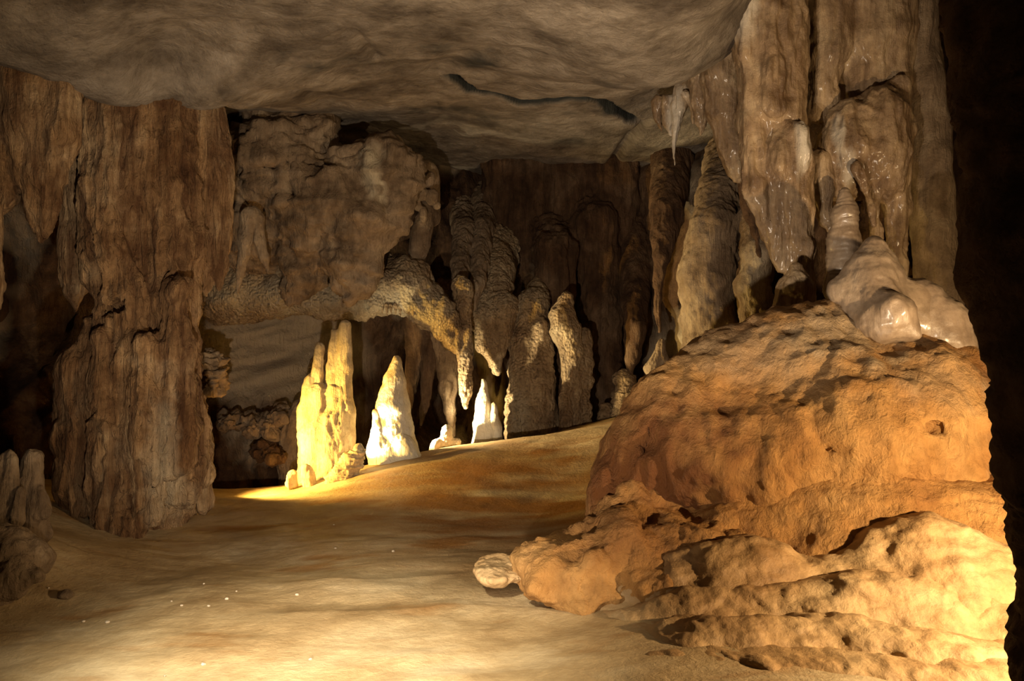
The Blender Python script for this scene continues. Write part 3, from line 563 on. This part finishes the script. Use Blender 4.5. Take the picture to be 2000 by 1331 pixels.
# back wall drapes above
thing('flowstone_drape', 'brown rippled drape on the back wall above the popcorn columns', 'flowstone', [('drape', S([('c', 12.05, [(1060,330,60),(1060,480,56),(1050,570,20)], .8), ('c', 11.95, [(1120,330,60),(1125,480,54),(1130,590,16)], .8), ('c', 12.05, [(1000,330,60),(1000,500,50),(985,600,20)], .8), ('c', 11.9, [(1190,330,60),(1195,500,50),(1200,650,16)], .8)], M_WALL, [('flute', .05, 5, .12), ('pop', .04, 14, 1.6, .3), ('fbm', .02, 6, 3)], .028, .1, tint=[(1110,540,11.3,70,70,.5)]))])

# right hand stalactites and drapery columns
for lab, Y, chs in (('long white icicle stalactite, longest at the edge of the drapery', 8.5, [[(1340,178,24),(1326,210,17),(1318,250,8),(1316,290,5),(1317,323,1.5)]]),
                    ('short white stalactite nub at the thin end of the drapery edge', 8.8, [[(1292,205,20),(1286,225,8),(1291,245,5),(1292,257,3)]]),
                    ('thin brown stalactite spur touching the longest icicle', 8.6, [[(1310,200,16),(1306,240,7),(1312,262,3)]]),
                    ('brown pointed stalactite between the white icicle and the fat stalactite', 8.2, [[(1372,150,34),(1366,190,20),(1368,235,9),(1371,264,2)]]),
                    ('white rib stalactite hanging beside the brown pointed stalactite', 8.35, [[(1340,182,9),(1352,205,5),(1360,240,3)]])):
    thing('stalactite', lab, 'stalactite', [('s', S([('c', Y, c) for c in chs], M_WET, FLS, .015, .03, tint=[(1320,240,8.5,16,90,.7)]))])
thing('stalactite', 'fat blunt stalactite with a knobbly trailing root beside the drapery column', 'stalactite', [
    ('stem', S([('c', 7.9, [(1420,60,52),(1408,150,40),(1412,220,30),(1430,290,26),(1440,330,20),(1440,352,6)])], M_WET, FLS, .02, .05)),
    ('root', S([('c', 8.0, [(1446,330,12),(1458,400,13),(1470,450,9),(1486,500,4)])], M_WALL, [('fbm', .02, 9, 4)], .017, .03)), ], base=(1430, 200, 7.9))
thing('bark_dripstone', 'rough bark textured column, broader of two rising behind the mound', 'column', [('trunk', S([('c', 9.2, [(1418,290,36,10.7),(1405,380,40,9.5),(1392,450,48),(1380,540,52),(1388,620,54),(1392,720,58)])], M_GREY, [('fbm', .03, 5, 4), ('pop', .022, 17, 2, .8)], .022, .06))])
thing('bark_dripstone', 'rough bark textured column, slimmer and greyer of two rising behind the mound', 'column', [('trunk', S([('c', 8.8, [(1470,300,24,9.6),(1470,420,24,9.0),(1478,500,32),(1470,560,30),(1482,620,34),(1478,690,36)])], M_GREY, [('fbm', .03, 5, 4), ('pop', .02, 18, 2, .8)], .022, .06, tint=[(1478,540,8.6,30,80,.4)]))])
thing('drapery_dripstone', 'wet fluted drapery column with a stepped bell shaped bulge', 'column', [
    ('upper_drape', S([('c', 7.35, [(1500,-60,75),(1500,60,70),(1505,150,60),(1510,240,62)]), ('c', 7.2, [(1455,-40,30),(1470,100,26),(1472,200,24),(1478,300,28)]), ('c', 7.2, [(1560,-30,22),(1545,120,24),(1540,225,22)]), ('c', 7.1, [(1510,60,18),(1510,210,24)])], M_WET, [('flute', .026, 7, .1)] + FLS, .022, .06, tint=[(1450,20,7.1,30,60,.6)])),
    ('bell_bulge', S([('c', 7.2, [(1530,262,38),(1535,320,50),(1545,400,36),(1560,480,30),(1562,580,30)]), ('c', 7.2, [(1470,290,24),(1482,370,26),(1505,440,20),(1525,520,14)]), ('c', 7.05, [(1562,255,18),(1566,300,14),(1560,380,14)])], M_WET, [('flute', .018, 8, .1)] + FLS, .022, .05, tint=[(1566,280,7,16,60,.8),(1530,290,7.05,30,40,-.3)])),
], base=(1530, 560, 7.3))
thing('drapery_dripstone', 'wet drapery column with white calcite streak and forked roots', 'column', [
    ('upper_slab', S([('c', 7.7, [(1690,-60,90),(1700,80,82),(1700,200,60)]), ('c', 7.5, [(1615,-40,40),(1618,100,34),(1605,220,24)]), ('c', 7.45, [(1648,0,12),(1640,120,9),(1625,230,9)]), ('c', 7.5, [(1760,-40,30),(1758,150,26)])], M_WET, FLS, .024, .07)),
    ('bell', S([('c', 7.4, [(1655,240,44),(1660,290,60),(1650,350,46)]), ('c', 7.35, [(1720,220,50),(1715,300,54),(1720,360,36)]), ('c', 7.4, [(1755,170,24),(1762,260,26),(1752,400,22),(1748,540,22)])], M_WET, [('flute', .016, 8, .1)] + FLS, .022, .07, tint=[(1655,240,7,14,70,.9),(1668,330,7.1,12,50,.5)])),
    ('root', S([('c', 7.3, [(1602,310,22),(1606,380,16),(1618,430,12),(1630,466,3)])], M_WET, FLS, .017, .03)),
    ('root', S([('c', 7.15, [(1670,330,14),(1685,370,8),(1700,410,8),(1706,440,5)])], M_WET, FLS, .017, .03)),
    ('root', S([('c', 7.3, [(1715,340,20),(1705,400,13),(1712,450,10),(1705,540,10)])], M_WET, FLS, .017, .03)),
], base=(1690, 500, 7.4))
thing('stalagmite', 'shiny wet stalagmite glistening under the white streaked drapery', 'stalagmite', [('s', S([('c', 6.95, [(1650,376,13),(1652,420,23),(1648,470,30),(1645,560,36)])], M_CAP, [('ripple', .006, 30), ('fbm', .01, 6, 3)], .016, .04))])
thing('smooth_dripstone', 'smooth plain column behind the mound cap next to the dark pillar', 'column', [('trunk', S([('c', 7.6, [(1788,-60,38),(1800,150,40),(1812,300,42),(1822,440,42),(1836,640,44)]), ('c', 7.5, [(1845,300,7),(1850,380,9),(1852,430,4)])], M_GREY, SM, .024, .05))])
thing('bell_stalagmite', 'small hollow bell shaped formation peeping over the mound shoulder', 'stalagmite', [('s', S([('c', 6.9, [(1553,528,14),(1550,560,30),(1548,620,40)])], M_WET, FLS, .016, .04, subs=[('e', 1553,590,6.7,30,26,.16)]))])

# near dark pillar
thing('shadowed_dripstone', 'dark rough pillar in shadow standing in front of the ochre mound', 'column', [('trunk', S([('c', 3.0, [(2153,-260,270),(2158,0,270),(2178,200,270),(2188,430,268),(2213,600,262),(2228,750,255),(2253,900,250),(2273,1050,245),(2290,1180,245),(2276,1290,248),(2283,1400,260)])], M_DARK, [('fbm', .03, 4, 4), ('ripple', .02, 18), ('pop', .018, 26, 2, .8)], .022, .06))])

thing('flat_stone', 'small pale flat rock poking out from the toe of the ochre mound', 'rock', [('s', S([('e', 1000, 1112, 5.42, 58, 15, .26), ('e', 962, 1112, 5.4, 30, 11, .2), ('e', 1045, 1108, 5.4, 40, 24, .2)], M_TERR, [('fbm', .035, 5, 4), ('fbm', .01, 16, 3)], .016, .04))])

# ------------------------------------------------------------------ small stones on the floor
def stone(name, label, px, py, r, group, seed, mat=M_PEB, flat=.6):
    import random
    g = gnd(px, py); n = 10; m = 7; V = []; 
    th = np.linspace(0, 2 * np.pi, n, endpoint=False); ph = np.linspace(0.02, np.pi - .02, m)
    a, b, _ = grid(th, ph)
    V = np.stack([np.sin(b) * np.cos(a), np.sin(b) * np.sin(a), np.cos(b) * flat], 1); i = np.arange(n * m).reshape(n, m)
    Q = np.stack([i, np.roll(i, -1, 0)], -1); Q = np.stack([Q[:, :-1, 0], Q[:, 1:, 0], Q[:, 1:, 1], Q[:, :-1, 1]], -1).reshape(-1, 4)
    V = V * (1 + .35 * perlin(V * 1.3 + seed * 7.1))[:, None] * r + g + np.array([0, 0, r * flat * .45])
    tag(link_mesh(name, V, Q, mat, g), label, 'stone', group)
for k, (x, y) in enumerate(((95,1150),(163,1216),(210,1218),(335,1176),(355,1185),(443,1172),(462,1156),(407,1185),(397,1300),(322,1322),(655,1072),(768,1078),(652,1026),(606,1290),(580,1164),(398,1142))):
    stone('pebble', 'small pale pebble lying on the cave floor', x, y, .007 + .003 * (k % 3), 'pale pebbles scattered on the floor', k)
stone('stone', 'pale fist sized stone on the floor below the rubble ledge', 128, 1168, .05, None, 3, M_GREY)
print('TRIS', TOTAL[0], 'TIME', time.time() - T0)
